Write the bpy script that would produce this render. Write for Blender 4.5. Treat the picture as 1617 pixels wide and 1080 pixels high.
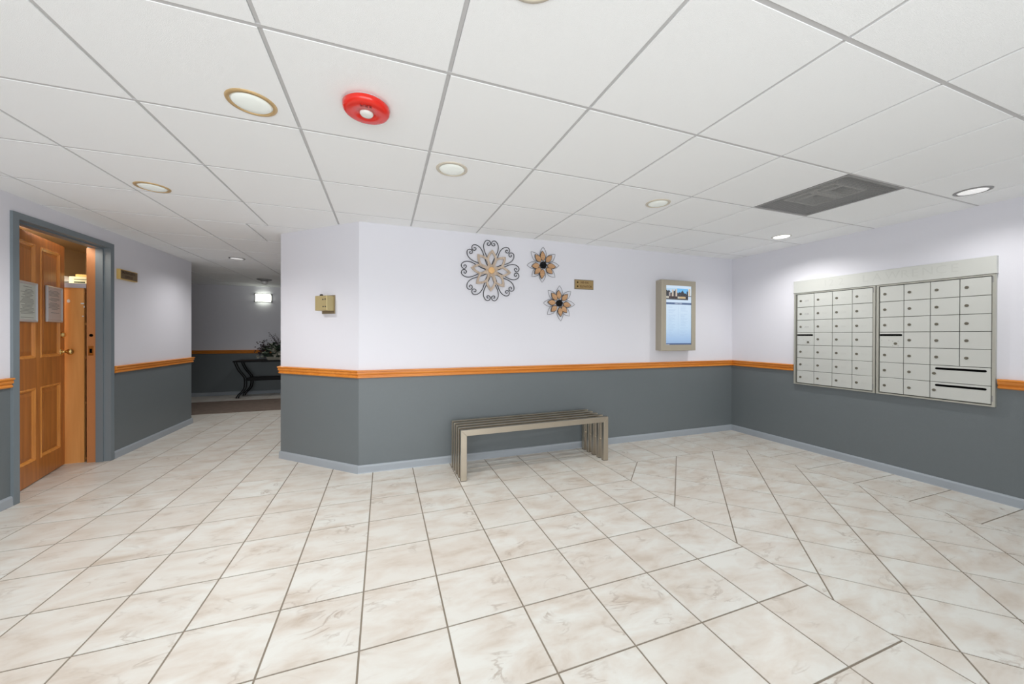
import bpy, bmesh, math, random
from mathutils import Vector, Matrix
random.seed(7)
for o in list(bpy.data.objects): bpy.data.objects.remove(o)
SC = bpy.context.scene
COL = SC.collection
PI = math.pi
CEIL = 2.199

# ------------------------------------------------------------------ camera
F_PX, YAW, PITCH, ROLL, SY = 564.97, 0.344765, -0.0035477, 0.0027727, -8.216
cam_d = bpy.data.cameras.new('camera'); cam = bpy.data.objects.new('camera', cam_d); COL.objects.link(cam)
cy_, sy_, cp_, sp_ = math.cos(YAW), math.sin(YAW), math.cos(PITCH), math.sin(PITCH)
fwd = Vector((sy_*cp_, cy_*cp_, sp_)); rt = Vector((cy_, -sy_, 0)); up = rt.cross(fwd)
r2 = math.cos(ROLL)*rt + math.sin(ROLL)*up; u2 = -math.sin(ROLL)*rt + math.cos(ROLL)*up
cam.matrix_world = Matrix(((r2.x, u2.x, -fwd.x, 0), (r2.y, u2.y, -fwd.y, 0), (r2.z, u2.z, -fwd.z, 1.2093), (0, 0, 0, 1)))
cam_d.sensor_width = 36; cam_d.lens = F_PX/1617*36; cam_d.shift_y = SY/1617
cam_d.clip_start = 0.02
SC.camera = cam

# ------------------------------------------------------------------ light and exposure
SC.view_settings.view_transform = 'Standard'; SC.view_settings.look = 'None'
SC.view_settings.gamma = 1; SC.view_settings.use_curve_mapping = False
SC.view_settings.exposure = -0.12
W = bpy.data.worlds.new('world'); SC.world = W; W.use_nodes = True
W.node_tree.nodes['Background'].inputs[0].default_value = (0.93, 0.96, 1.0, 1)
W.node_tree.nodes['Background'].inputs[1].default_value = 0.7

def area(name, loc, rot, sx, sy, power, color=(1, 1, 1), shape='RECTANGLE', spread=PI):
    l = bpy.data.lights.new(name, 'AREA'); l.shape = shape; l.size = sx; l.size_y = sy
    l.energy = power; l.color = color; l.spread = spread
    o = bpy.data.objects.new(name, l); COL.objects.link(o); o.location = loc; o.rotation_euler = rot
    return o
# daylight of the glazed entrance behind the camera
area('entrance_daylight', (-0.4, -2.15, 1.00), (math.radians(108), 0, math.radians(10)), 4.2, 1.9, 120, (0.95, 0.98, 1.0))

DL = [54, 70, 20, 28, 46, 19, 10, 40]      # watts of the eight downlights
SCONCE_W, OFFICE_W = 2.0, 26
# ------------------------------------------------------------------ materials
def lin(c):
    return tuple(((v/255)/12.92 if v/255 <= 0.04045 else ((v/255+0.055)/1.055)**2.4) for v in c)
def new_mat(name):
    m = bpy.data.materials.new(name); m.use_nodes = True
    return m, m.node_tree, m.node_tree.nodes['Principled BSDF']
def plain(name, col, rough=0.5, metal=0.0, noise=0.0, scale=20, bump=0.0, bscale=200, spec=0.5, coat=0.0):
    m, t, b = new_mat(name)
    b.inputs['Base Color'].default_value = (*col, 1); b.inputs['Roughness'].default_value = rough
    b.inputs['Metallic'].default_value = metal; b.inputs['Specular IOR Level'].default_value = spec
    b.inputs['Coat Weight'].default_value = coat
    tc = t.nodes.new('ShaderNodeTexCoord')
    if noise:
        n = t.nodes.new('ShaderNodeTexNoise'); n.inputs['Scale'].default_value = scale; n.inputs['Detail'].default_value = 4
        t.links.new(tc.outputs['Object'], n.inputs['Vector'])
        r = t.nodes.new('ShaderNodeMapRange'); r.inputs['To Min'].default_value = 1-noise; r.inputs['To Max'].default_value = 1+noise
        t.links.new(n.outputs['Fac'], r.inputs['Value'])
        v = t.nodes.new('ShaderNodeVectorMath'); v.operation = 'SCALE'; v.inputs[0].default_value = col
        t.links.new(r.outputs['Result'], v.inputs['Scale']); t.links.new(v.outputs['Vector'], b.inputs['Base Color'])
    if bump:
        n = t.nodes.new('ShaderNodeTexNoise'); n.inputs['Scale'].default_value = bscale; n.inputs['Detail'].default_value = 3
        t.links.new(tc.outputs['Object'], n.inputs['Vector'])
        bp = t.nodes.new('ShaderNodeBump'); bp.inputs['Strength'].default_value = bump; bp.inputs['Distance'].default_value = 0.002
        t.links.new(n.outputs['Fac'], bp.inputs['Height']); t.links.new(bp.outputs['Normal'], b.inputs['Normal'])
    return m
def glow(name, col, s):
    m, t, b = new_mat(name)
    b.inputs['Base Color'].default_value = (*col, 1); b.inputs['Emission Color'].default_value = (*col, 1)
    b.inputs['Emission Strength'].default_value = s; b.inputs['Roughness'].default_value = 0.4
    return m
def wood(name, c1, c2, rough=0.35, axis='Z', scale=1.0):
    m, t, b = new_mat(name)
    tc = t.nodes.new('ShaderNodeTexCoord'); mp = t.nodes.new('ShaderNodeMapping')
    sc = {'Z': (14, 14, 0.9), 'X': (0.9, 14, 14), 'Y': (14, 0.9, 14)}[axis]
    mp.inputs['Scale'].default_value = tuple(s*scale for s in sc)
    t.links.new(tc.outputs['Object'], mp.inputs['Vector'])
    n = t.nodes.new('ShaderNodeTexNoise'); n.inputs['Scale'].default_value = 2.2; n.inputs['Detail'].default_value = 6
    n.inputs['Distortion'].default_value = 0.6
    t.links.new(mp.outputs['Vector'], n.inputs['Vector'])
    r = t.nodes.new('ShaderNodeValToRGB'); r.color_ramp.elements[0].position = 0.32; r.color_ramp.elements[1].position = 0.68
    r.color_ramp.elements[0].color = (*c1, 1); r.color_ramp.elements[1].color = (*c2, 1)
    t.links.new(n.outputs['Fac'], r.inputs['Fac']); t.links.new(r.outputs['Color'], b.inputs['Base Color'])
    b.inputs['Roughness'].default_value = rough
    return m
def tile_mat():
    m, t, b = new_mat('marbled_ceramic')
    tc = t.nodes.new('ShaderNodeTexCoord'); oi = t.nodes.new('ShaderNodeObjectInfo')
    sc = t.nodes.new('ShaderNodeMath'); sc.operation = 'MULTIPLY'; sc.inputs[1].default_value = 137.0
    t.links.new(oi.outputs['Random'], sc.inputs[0])
    ad = t.nodes.new('ShaderNodeVectorMath'); ad.operation = 'ADD'
    cb = t.nodes.new('ShaderNodeCombineXYZ'); t.links.new(sc.outputs[0], cb.inputs[0]); t.links.new(sc.outputs[0], cb.inputs[2])
    t.links.new(tc.outputs['Object'], ad.inputs[0]); t.links.new(cb.outputs[0], ad.inputs[1])
    mp = t.nodes.new('ShaderNodeMapping'); mp.inputs['Rotation'].default_value = (0, 0, 0.5); mp.inputs['Scale'].default_value = (1, 2.2, 1)
    t.links.new(ad.outputs[0], mp.inputs['Vector'])
    n1 = t.nodes.new('ShaderNodeTexNoise'); n1.inputs['Scale'].default_value = 4.2; n1.inputs['Detail'].default_value = 7
    n1.inputs['Roughness'].default_value = 0.6; n1.inputs['Distortion'].default_value = 0.35
    t.links.new(mp.outputs[0], n1.inputs['Vector'])
    r1 = t.nodes.new('ShaderNodeValToRGB'); e = r1.color_ramp.elements
    e[0].position = 0.27; e[0].color = (*TILE_DARK, 1); e[1].position = 0.62; e[1].color = (*TILE_LIGHT, 1)
    k = e.new(0.43); k.color = (*TILE_MID, 1)
    t.links.new(n1.outputs['Fac'], r1.inputs['Fac'])
    # thin smoky veins
    n2 = t.nodes.new('ShaderNodeTexNoise'); n2.inputs['Scale'].default_value = 4.5; n2.inputs['Detail'].default_value = 5; n2.inputs['Distortion'].default_value = 0.7
    t.links.new(mp.outputs[0], n2.inputs['Vector'])
    r2_ = t.nodes.new('ShaderNodeValToRGB'); e = r2_.color_ramp.elements
    e[0].position = 0.47; e[0].color = (0, 0, 0, 1); e[1].position = 0.53; e[1].color = (0, 0, 0, 1)
    k = e.new(0.50); k.color = (1, 1, 1, 1)
    t.links.new(n2.outputs['Fac'], r2_.inputs['Fac'])
    n3 = t.nodes.new('ShaderNodeTexNoise'); n3.inputs['Scale'].default_value = 6; t.links.new(ad.outputs[0], n3.inputs['Vector'])
    mr = t.nodes.new('ShaderNodeMapRange'); mr.inputs['From Min'].default_value = 0.5; mr.inputs['From Max'].default_value = 0.75
    mr.inputs['To Max'].default_value = 0.75
    t.links.new(n3.outputs['Fac'], mr.inputs['Value'])
    mu = t.nodes.new('ShaderNodeMath'); mu.operation = 'MULTIPLY'; t.links.new(r2_.outputs['Color'], mu.inputs[0]); t.links.new(mr.outputs[0], mu.inputs[1])
    mx = t.nodes.new('ShaderNodeMixRGB'); mx.inputs['Color2'].default_value = (*lin((150, 132, 116)), 1)
    t.links.new(mu.outputs[0], mx.inputs['Fac']); t.links.new(r1.outputs['Color'], mx.inputs['Color1'])
    # each tile a little warmer or paler
    w2 = t.nodes.new('ShaderNodeMath'); w2.operation = 'MULTIPLY'; w2.inputs[1].default_value = 7.31; t.links.new(oi.outputs['Random'], w2.inputs[0])
    fr = t.nodes.new('ShaderNodeMath'); fr.operation = 'FRACT'; t.links.new(w2.outputs[0], fr.inputs[0])
    m3 = t.nodes.new('ShaderNodeMath'); m3.operation = 'MULTIPLY'; m3.inputs[1].default_value = 0.34; t.links.new(fr.outputs[0], m3.inputs[0])
    mx2 = t.nodes.new('ShaderNodeMixRGB'); mx2.inputs['Color2'].default_value = (*TILE_MID, 1)
    t.links.new(m3.outputs[0], mx2.inputs['Fac']); t.links.new(mx.outputs[0], mx2.inputs['Color1'])
    t.links.new(mx2.outputs[0], b.inputs['Base Color'])
    b.inputs['Roughness'].default_value = 0.33; b.inputs['Specular IOR Level'].default_value = 0.45
    return m
TILE_DARK, TILE_MID, TILE_LIGHT = lin((190, 177, 162)), lin((208, 201, 191)), lin((219, 219, 213))
M = {}
M['wall_upper'] = plain('lilac_white_paint', lin((222, 222, 229)), 0.6, bump=0.25, bscale=260)
M['wall_lower'] = plain('grey_paint', lin((105, 112, 115)), 0.42, noise=0.03, scale=60, bump=0.6, bscale=300)
M['wall_beige'] = plain('beige_paint', lin((205, 180, 140)), 0.7)
M['base'] = plain('grey_vinyl_base', lin((156, 163, 170)), 0.35, noise=0.03, scale=9)
M['frame_grey'] = plain('grey_steel_paint', lin((116, 126, 132)), 0.4, bump=0.1)
M['frame_lit'] = M['frame_grey']
M['ceil_tile'] = plain('ceiling_board', lin((247, 249, 250)), 0.8, noise=0.01, scale=120, bump=0.5, bscale=420)
M['tbar'] = plain('ceiling_grid_paint', lin((196, 196, 197)), 0.5)
M['plenum'] = plain('plenum_dark', (0.18, 0.18, 0.18), 0.8)
M['grout'] = plain('grout', lin((136, 126, 112)), 0.85, noise=0.1, scale=30)
M['tile'] = tile_mat()
M['rail'] = wood('honey_oak', lin((202, 120, 40)), lin((222, 142, 58)), 0.3, 'X', 0.8)
M['rail_y'] = wood('honey_oak_long', lin((202, 120, 40)), lin((222, 142, 58)), 0.3, 'Y', 0.8)
M['door_wood'] = wood('door_oak', lin((164, 98, 40)), lin((192, 120, 54)), 0.33, 'Z')
M['door_mould_highlight'] = wood('moulding_highlight_oak', lin((202, 130, 58)), lin((230, 158, 80)), 0.2, 'Z')  # bright highlights of the moulding put into a paler oak colour
M['cabinet'] = wood('cabinet_maple', lin((216, 150, 82)), lin((234, 172, 104)), 0.4, 'Z', 0.5)
M['jamb_wood'] = plain('brown_jamb', lin((190, 128, 80)), 0.5, noise=0.05)
M['brass'] = plain('brass', (0.78, 0.55, 0.22), 0.25, 1.0)
M['steel'] = plain('brushed_nickel', lin((196, 187, 172)), 0.30, 1.0, noise=0.05, scale=8)
M['steel_dark'] = plain('dark_foot', (0.03, 0.03, 0.03), 0.6)
M['alu'] = plain('anodised_aluminium', lin((205, 207, 202)), 0.42, 0.25, noise=0.015, scale=5)
M['alu_edge'] = plain('aluminium_channel', lin((190, 190, 180)), 0.35, 0.5)
M['alu_dark'] = plain('shadow_gap', lin((95, 95, 88)), 0.6)
M['lock'] = plain('lock_nickel', lin((108, 104, 92)), 0.4, 0.4)
M['lock_dark'] = plain('lock_slot', (0.02, 0.02, 0.02), 0.5)
M['ink'] = plain('engraved_number', lin((168, 168, 168)), 0.6)
M['ink_faint'] = plain('engraved_letter', lin((199, 201, 196)), 0.5, 0.2)
M['black'] = plain('black_void', (0.002, 0.002, 0.002), 0.9, spec=0.0)
M['iron'] = plain('black_iron', (0.008, 0.008, 0.009), 0.55, spec=0.2)
M['wire'] = plain('dark_wire', lin((52, 54, 56)), 0.5, 0.3)
M['wire_grey'] = plain('grey_wire', lin((92, 94, 98)), 0.5, 0.2)
M['weathered'] = wood('weathered_wood', lin((170, 152, 136)), lin((200, 182, 164)), 0.7, 'Z', 2.5)
M['tanwood'] = wood('tan_wood', lin((168, 126, 90)), lin((206, 164, 122)), 0.6, 'X', 3)
M['honey'] = plain('honey_disc', lin((226, 180, 122)), 0.5, noise=0.12, scale=160)
M['plaque'] = plain('bronze_plaque', lin((164, 138, 92)), 0.45, 0.15, noise=0.06)
M['plaque_edge'] = plain('plaque_edge', lin((128, 118, 100)), 0.4, 0.3)
M['plaque_text'] = plain('plaque_text', lin((96, 66, 34)), 0.6)
M['plaque_dark'] = plain('dark_bronze_plaque', lin((112, 92, 66)), 0.45, 0.2)
M['plaque_dk_text'] = plain('plaque_dark_text', lin((62, 40, 20)), 0.6)
M['plaque_gold'] = plain('plaque_gold_side', lin((214, 182, 112)), 0.35, 0.3)
M['keybox'] = plain('gold_key_box', lin((186, 170, 124)), 0.42, 0.35, noise=0.04)
M['keyplate'] = plain('gold_key_plate', lin((140, 126, 100)), 0.45, 0.35)
M['champagne'] = plain('champagne_case', lin((176, 168, 152)), 0.4, 0.35, noise=0.02)
M['red'] = plain('alarm_red', lin((226, 34, 16)), 0.22, coat=0.3)
M['red_dark'] = plain('alarm_print', lin((130, 16, 10)), 0.5)
M['clear'] = plain('alarm_lens', lin((232, 232, 228)), 0.12, noise=0.15, scale=80)
M['white_plastic'] = plain('white_plastic', lin((226, 226, 224)), 0.4)
M['gold_trim'] = plain('gold_trim', lin((206, 176, 128)), 0.35, 0.35)
M['pale_trim'] = plain('pale_trim', lin((214, 206, 190)), 0.4, 0.2)
M['grey_trim'] = plain('grey_trim', lin((150, 150, 150)), 0.4, 0.3)
M['white_trim'] = plain('white_trim', lin((220, 220, 216)), 0.5)
M['gap'] = plain('lamp_gap_shade', lin((70, 56, 36)), 0.6)  # shadow line between lens and trim, put in as a dark colour
M['lens'] = glow('lamp_lens', (0.92, 0.97, 0.93), 0.08)
M['lens_bright'] = glow('lamp_lens_bright', (1.0, 0.99, 0.93), 3.0)
M['lens_hall'] = glow('lamp_lens_hall', (1.0, 1.0, 1.0), 0.35)
M['sconce_glow'] = glow('sconce_diffuser', (0.97, 1.0, 0.88), 4.0)
M['chrome'] = plain('satin_chrome', (0.35, 0.36, 0.36), 0.3, 0.9)
M['grille'] = plain('grille_grey', lin((150, 150, 150)), 0.6)
M['duct'] = plain('duct_metal', lin((205, 205, 205)), 0.6)
M['carpet'] = plain('brown_carpet', lin((112, 98, 88)), 0.95, noise=0.35, scale=14, bump=0.8, bscale=500)
M['paper'] = plain('paper', lin((196, 200, 192)), 0.7)
M['paper_pink'] = plain('pinkish_paper', lin((206, 190, 182)), 0.7)
M['print'] = plain('print_grey', lin((130, 132, 126)), 0.7)
M['silver'] = plain('silver_snap_frame', lin((205, 209, 212)), 0.3, 0.35)
M['top_white'] = plain('pale_grey_top', lin((190, 192, 204)), 0.4)
M['leaf'] = plain('dark_leaf', lin((44, 62, 46)), 0.5, noise=0.3, scale=30)
M['leaf_pale'] = plain('pale_leaf', lin((172, 180, 160)), 0.5, noise=0.2, scale=30)
M['berry'] = plain('dark_berry', lin((56, 40, 46)), 0.4)
M['petal'] = plain('cream_petal', lin((190, 188, 176)), 0.6)
M['pot'] = plain('cream_pot', lin((176, 172, 158)), 0.5)
M['box_cream'] = plain('cream_carton', lin((222, 220, 180)), 0.6)

# ------------------------------------------------------------------ helpers
WORLD = {}     # object -> world origin
def tag(o, label=None, cat=None, group=None, kind=None):
    if label: o['label'] = label
    if cat: o['category'] = cat
    if group: o['group'] = group
    if kind: o['kind'] = kind
    return o
def empty(name, loc, label, cat, group=None):
    o = bpy.data.objects.new(name, None); COL.objects.link(o); o.location = loc; o.empty_display_size = 0.1
    WORLD[o] = Vector(loc); return tag(o, label, cat, group)
class MB:
    """collects shapes in local (u,v,w) coordinates mapped to the world by fn"""
    def __init__(s, fn=None): s.v = []; s.f = []; s.m = []; s.sm = []; s.fn = fn or (lambda a, b, c: (a, b, c)); s.cur = 0; s.smooth = False
    def poly(s, pts, faces):
        k = len(s.v); s.v += [tuple(p) for p in pts]
        for f in faces: s.f.append(tuple(k+i for i in f)); s.m.append(s.cur); s.sm.append(s.smooth)
        return s
    def box(s, a, b):
        (x0, y0, z0), (x1, y1, z1) = a, b
        p = [(x0, y0, z0), (x1, y0, z0), (x1, y1, z0), (x0, y1, z0), (x0, y0, z1), (x1, y0, z1), (x1, y1, z1), (x0, y1, z1)]
        return s.poly(p, [(0, 3, 2, 1), (4, 5, 6, 7), (0, 1, 5, 4), (1, 2, 6, 5), (2, 3, 7, 6), (3, 0, 4, 7)])
    def bbox(s, a, b, c=0.002):
        """box chamfered round its +w face (w is the third coordinate)"""
        (x0, y0, z0), (x1, y1, z1) = a, b
        p = [(x0, y0, z0), (x1, y0, z0), (x1, y1, z0), (x0, y1, z0), (x0, y0, z1-c), (x1, y0, z1-c), (x1, y1, z1-c), (x0, y1, z1-c),
             (x0+c, y0+c, z1), (x1-c, y0+c, z1), (x1-c, y1-c, z1), (x0+c, y1-c, z1)]
        return s.poly(p, [(0, 3, 2, 1), (0, 1, 5, 4), (1, 2, 6, 5), (2, 3, 7, 6), (3, 0, 4, 7), (4, 5, 9, 8), (5, 6, 10, 9), (6, 7, 11, 10), (7, 4, 8, 11), (8, 9, 10, 11)])
    def prism(s, poly, w0, w1):
        n = len(poly); p = [(a, b, w0) for a, b in poly] + [(a, b, w1) for a, b in poly]
        return s.poly(p, [tuple(range(n))[::-1], tuple(range(n, 2*n))] + [(i, (i+1) % n, n+(i+1) % n, n+i) for i in range(n)])
    def ring(s, outer, inner, w0, w1):
        """band between two closed outlines of equal count"""
        n = len(outer)
        p = [(a, b, w0) for a, b in outer]+[(a, b, w0) for a, b in inner]+[(a, b, w1) for a, b in outer]+[(a, b, w1) for a, b in inner]
        f = []
        for i in range(n):
            j = (i+1) % n
            f += [(i, j, 2*n+j, 2*n+i), (n+j, n+i, 3*n+i, 3*n+j), (2*n+i, 2*n+j, 3*n+j, 3*n+i), (j, i, n+i, n+j)]
        return s.poly(p, f)
    def lathe(s, c, prof, n=24, axis='w', caps=True):
        """prof: list of (radius, height) about the w axis through c=(u,v)"""
        k = []; 
        for r, h in prof:
            for i in range(n):
                a = 2*PI*i/n; k.append((c[0]+r*math.cos(a), c[1]+r*math.sin(a), h))
        f = []
        for q in range(len(prof)-1):
            for i in range(n):
                j = (i+1) % n; f.append((q*n+i, q*n+j, (q+1)*n+j, (q+1)*n+i))
        if caps:
            f.append(tuple(range(n))[::-1]); f.append(tuple(range((len(prof)-1)*n, len(prof)*n)))
        return s.poly(k, f)
    def tube(s, pts, r, n=6, closed=False):
        P = [Vector(p) for p in pts]; L = len(P); rings = []
        ref = None
        for i in range(L):
            if closed: d = P[(i+1) % L]-P[i-1]
            else: d = P[min(i+1, L-1)]-P[max(i-1, 0)]
            d.normalize()
            if ref is None:
                ref = Vector((0, 0, 1)) if abs(d.z) < 0.9 else Vector((1, 0, 0))
            a = (ref-d*ref.dot(d)).normalized(); b = d.cross(a); ref = a
            rr = r[i] if isinstance(r, (list, tuple)) else r
            rings.append([P[i]+a*rr*math.cos(2*PI*k/n)+b*rr*math.sin(2*PI*k/n) for k in range(n)])
        v = [q for R_ in rings for q in R_]; f = []
        for i in range(L if closed else L-1):
            j = (i+1) % L
            for k in range(n):
                m = (k+1) % n; f.append((i*n+k, i*n+m, j*n+m, j*n+k))
        if not closed: f += [tuple(range(n))[::-1], tuple(range((L-1)*n, L*n))]
        return s.poly(v, f)
    def ball(s, c, r, n=8, sq=1.0):
        pr = [(max(r*math.sin(PI*i/(n//2+1)), 1e-4), c[2]-r*sq*math.cos(PI*i/(n//2+1))) for i in range(n//2+2)]
        return s.lathe((c[0], c[1]), pr, n)
    def build(s, name, mats, parent=None, label=None, origin=None, kind=None, recalc=True):
        V = [Vector(s.fn(*p)) for p in s.v]
        if origin is None:
            lo = Vector([min(v[i] for v in V) for i in range(3)]); hi = Vector([max(v[i] for v in V) for i in range(3)])
            origin = Vector(((lo.x+hi.x)/2, (lo.y+hi.y)/2, lo.z))
        origin = Vector(origin)
        me = bpy.data.meshes.new(name); me.from_pydata([tuple(v-origin) for v in V], [], s.f)
        for mt in (mats if isinstance(mats, (list, tuple)) else [mats]): me.materials.append(mt)
        for i, p in enumerate(me.polygons): p.material_index = s.m[i]; p.use_smooth = s.sm[i]
        if recalc:
            bm = bmesh.new(); bm.from_mesh(me); bmesh.ops.recalc_face_normals(bm, faces=bm.faces); bm.to_mesh(me); bm.free()
        me.update()
        return link(name, me, origin, parent, label, kind)
def link(name, me, origin, parent=None, label=None, kind=None):
    o = bpy.data.objects.new(name, me); COL.objects.link(o); origin = Vector(origin); WORLD[o] = origin
    if parent: o.parent = parent; o.location = origin-WORLD[parent]
    else: o.location = origin
    if label: o['label'] = label
    if kind: o['kind'] = kind
    return o
def copy_tree(o, parent=None):
    c = o.copy(); COL.objects.link(c); c.parent = parent
    for ch in [x for x in o.children]: copy_tree(ch, c)
    return c
def text(name, s, size, mat, fn, parent, depth=0.0006, align='CENTER', w=0.0, bold=0.0):
    """flat raised lettering; local x,y -> (u,v) of fn(u,v,w)"""
    cu = bpy.data.curves.new(name, 'FONT'); cu.body = s; cu.size = size; cu.align_x = align; cu.align_y = 'CENTER'; cu.resolution_u = 2
    cu.extrude = depth/2; cu.offset = bold
    t = bpy.data.objects.new('tmp', cu); COL.objects.link(t)
    bpy.context.view_layer.update()
    me = bpy.data.meshes.new_from_object(t.evaluated_get(bpy.context.evaluated_depsgraph_get()))
    bpy.data.objects.remove(t)
    V = [Vector(fn(v.co.x, v.co.y, v.co.z+w)) for v in me.vertices]
    c = sum(V, Vector())/max(len(V), 1)
    for v, q in zip(me.vertices, V): v.co = q-c
    me.materials.clear(); me.materials.append(mat); me.update()
    return link(name, me, c, parent)

# wall coordinate frames (u along the wall, v up, w out of the wall)
XR, YB, XL = 4.235, 3.39, -2.47
CA, CB = Vector((-0.203, 3.39)), Vector((-0.95, 4.075))
_cu = (CB-CA).normalized(); _cn = Vector((-_cu.y, _cu.x))
if _cn.y > 0: _cn = -_cn
fB = lambda u, v, w: (u, YB-w, v)
fR = lambda u, v, w: (XR-w, u, v)
fLw = lambda u, v, w: (XL+w, u, v)
fC = lambda u, v, w: (CA.x+_cu.x*u+_cn.x*w, CA.y+_cu.y*u+_cn.y*w, v)
fCe = lambda u, v, w: (u, v, CEIL-w)

# ------------------------------------------------------------------ clipping
def clip_half(poly, a, b):
    """keep the left side of a->b"""
    out = []; n = len(poly)
    for i in range(n):
        p, q = poly[i], poly[(i+1) % n]
        sp = (b[0]-a[0])*(p[1]-a[1])-(b[1]-a[1])*(p[0]-a[0]); sq = (b[0]-a[0])*(q[1]-a[1])-(b[1]-a[1])*(q[0]-a[0])
        if sp >= 0: out.append(p)
        if (sp > 0 > sq) or (sp < 0 < sq):
            t = sp/(sp-sq); out.append((p[0]+(q[0]-p[0])*t, p[1]+(q[1]-p[1])*t))
    return out
def clip(poly, conv):
    for i in range(len(conv)):
        poly = clip_half(poly, conv[i], conv[(i+1) % len(conv)])
        if len(poly) < 3: return []
    return poly
def parea(p): return abs(sum(p[i][0]*p[(i+1) % len(p)][1]-p[(i+1) % len(p)][0]*p[i][1] for i in range(len(p))))/2
def rect(x0, y0, x1, y1): return [(x0, y0), (x1, y0), (x1, y1), (x0, y1)]
e_ = 0.0
LOBBY = [rect(XL, -2.2, XR, YB), [(XL, YB), (CA.x, YB), (CB.x, CB.y), (XL, CB.y)], rect(XL, CB.y, CB.x, 6.08)]
CROSS = [rect(-4.6, 6.08, 0.6, 8.66)]
OFFICE = [rect(-2.62, 3.605, XL, 4.52), rect(-3.44, 3.3, -2.62, 5.9)]

# ------------------------------------------------------------------ floor
fl = MB()
for r in LOBBY+CROSS+OFFICE: fl.prism(r, -0.06, -0.0025)
floor = fl.build('floor', M['grout'], origin=(0, 0, 0), kind='structure')
PX, PY, X0, Y0, G = 0.3385, 0.336, -0.0865, 1.146, 0.0038
IX0, IX1, IY1, IY0 = X0+6*PX, X0+11*PX, Y0+5*PY, Y0-5*PY
def tile_mesh(polys, origin):
    mb = MB()
    for p in polys: mb.prism(p, -0.0025, 0.0)
    V = [(x-origin[0], y-origin[1], z) for x, y, z in mb.v]
    me = bpy.data.meshes.new('floor_tile'); me.from_pydata(V, [], mb.f); me.materials.append(M['tile']); me.update()
    return me
full = None; stuff = MB(); ntile = 0
for i in range(-14, 15):
    for j in range(-10, 24):
        x0, y0 = X0+i*PX, Y0+j*PY
        cx, cy = x0+PX/2, y0+PY/2
        if IX0 < cx < IX1 and IY0 < cy < IY1: continue
        sq = rect(x0+G, y0+G, x0+PX-G, y0+PY-G)
        for reg, far in ((LOBBY, False), (CROSS, True), (OFFICE, False)):
            ps = [clip(sq, r) for r in reg]; ps = [p for p in ps if len(p) > 2 and parea(p) > 2e-4]
            if not ps: continue
            a = sum(parea(p) for p in ps)
            if far or cy < 0.2:
                for p in ps: stuff.prism(p, -0.0025, 0.0)
                continue
            if a > (PX-2*G)*(PY-2*G)*0.999:
                if full is None: full = tile_mesh([sq], (cx, cy))
                me = full
            else: me = tile_mesh(ps, (cx, cy))
            link('floor_tile', me, (cx, cy, 0), floor); ntile += 1
s2 = PX*math.sqrt(2); ins = rect(IX0+G, IY0+G, IX1-G, IY1-G)
for a in range(-12, 14):
    for b in range(-12, 14):
        d0, s0 = 0.428+a*0.477, 3.745+b*0.477      # x-y, x+y
        g = G*math.sqrt(2)
        dm = [((s+d)/2, (s-d)/2) for d, s in ((d0+g, s0+g), (d0+.477-g, s0+g), (d0+.477-g, s0+.477-g), (d0+g, s0+.477-g))]
        if sum((dm[k][0]*dm[(k+1) % 4][1]-dm[(k+1) % 4][0]*dm[k][1]) for k in range(4)) < 0: dm.reverse()
        p = clip(dm, ins)
        if len(p) < 3 or parea(p) < 3e-4: continue
        cx = sum(q[0] for q in p)/len(p); cy = sum(q[1] for q in p)/len(p)
        if cy < 0.2: stuff.prism(p, -0.0025, 0.0); continue
        link('floor_tile', tile_mesh([p], (cx, cy)), (cx, cy, 0), floor); ntile += 1
stuff.build('distant_floor_tiles', M['tile'], floor, kind='stuff', origin=(0, 7, 0))
print('floor tiles', ntile)

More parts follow.
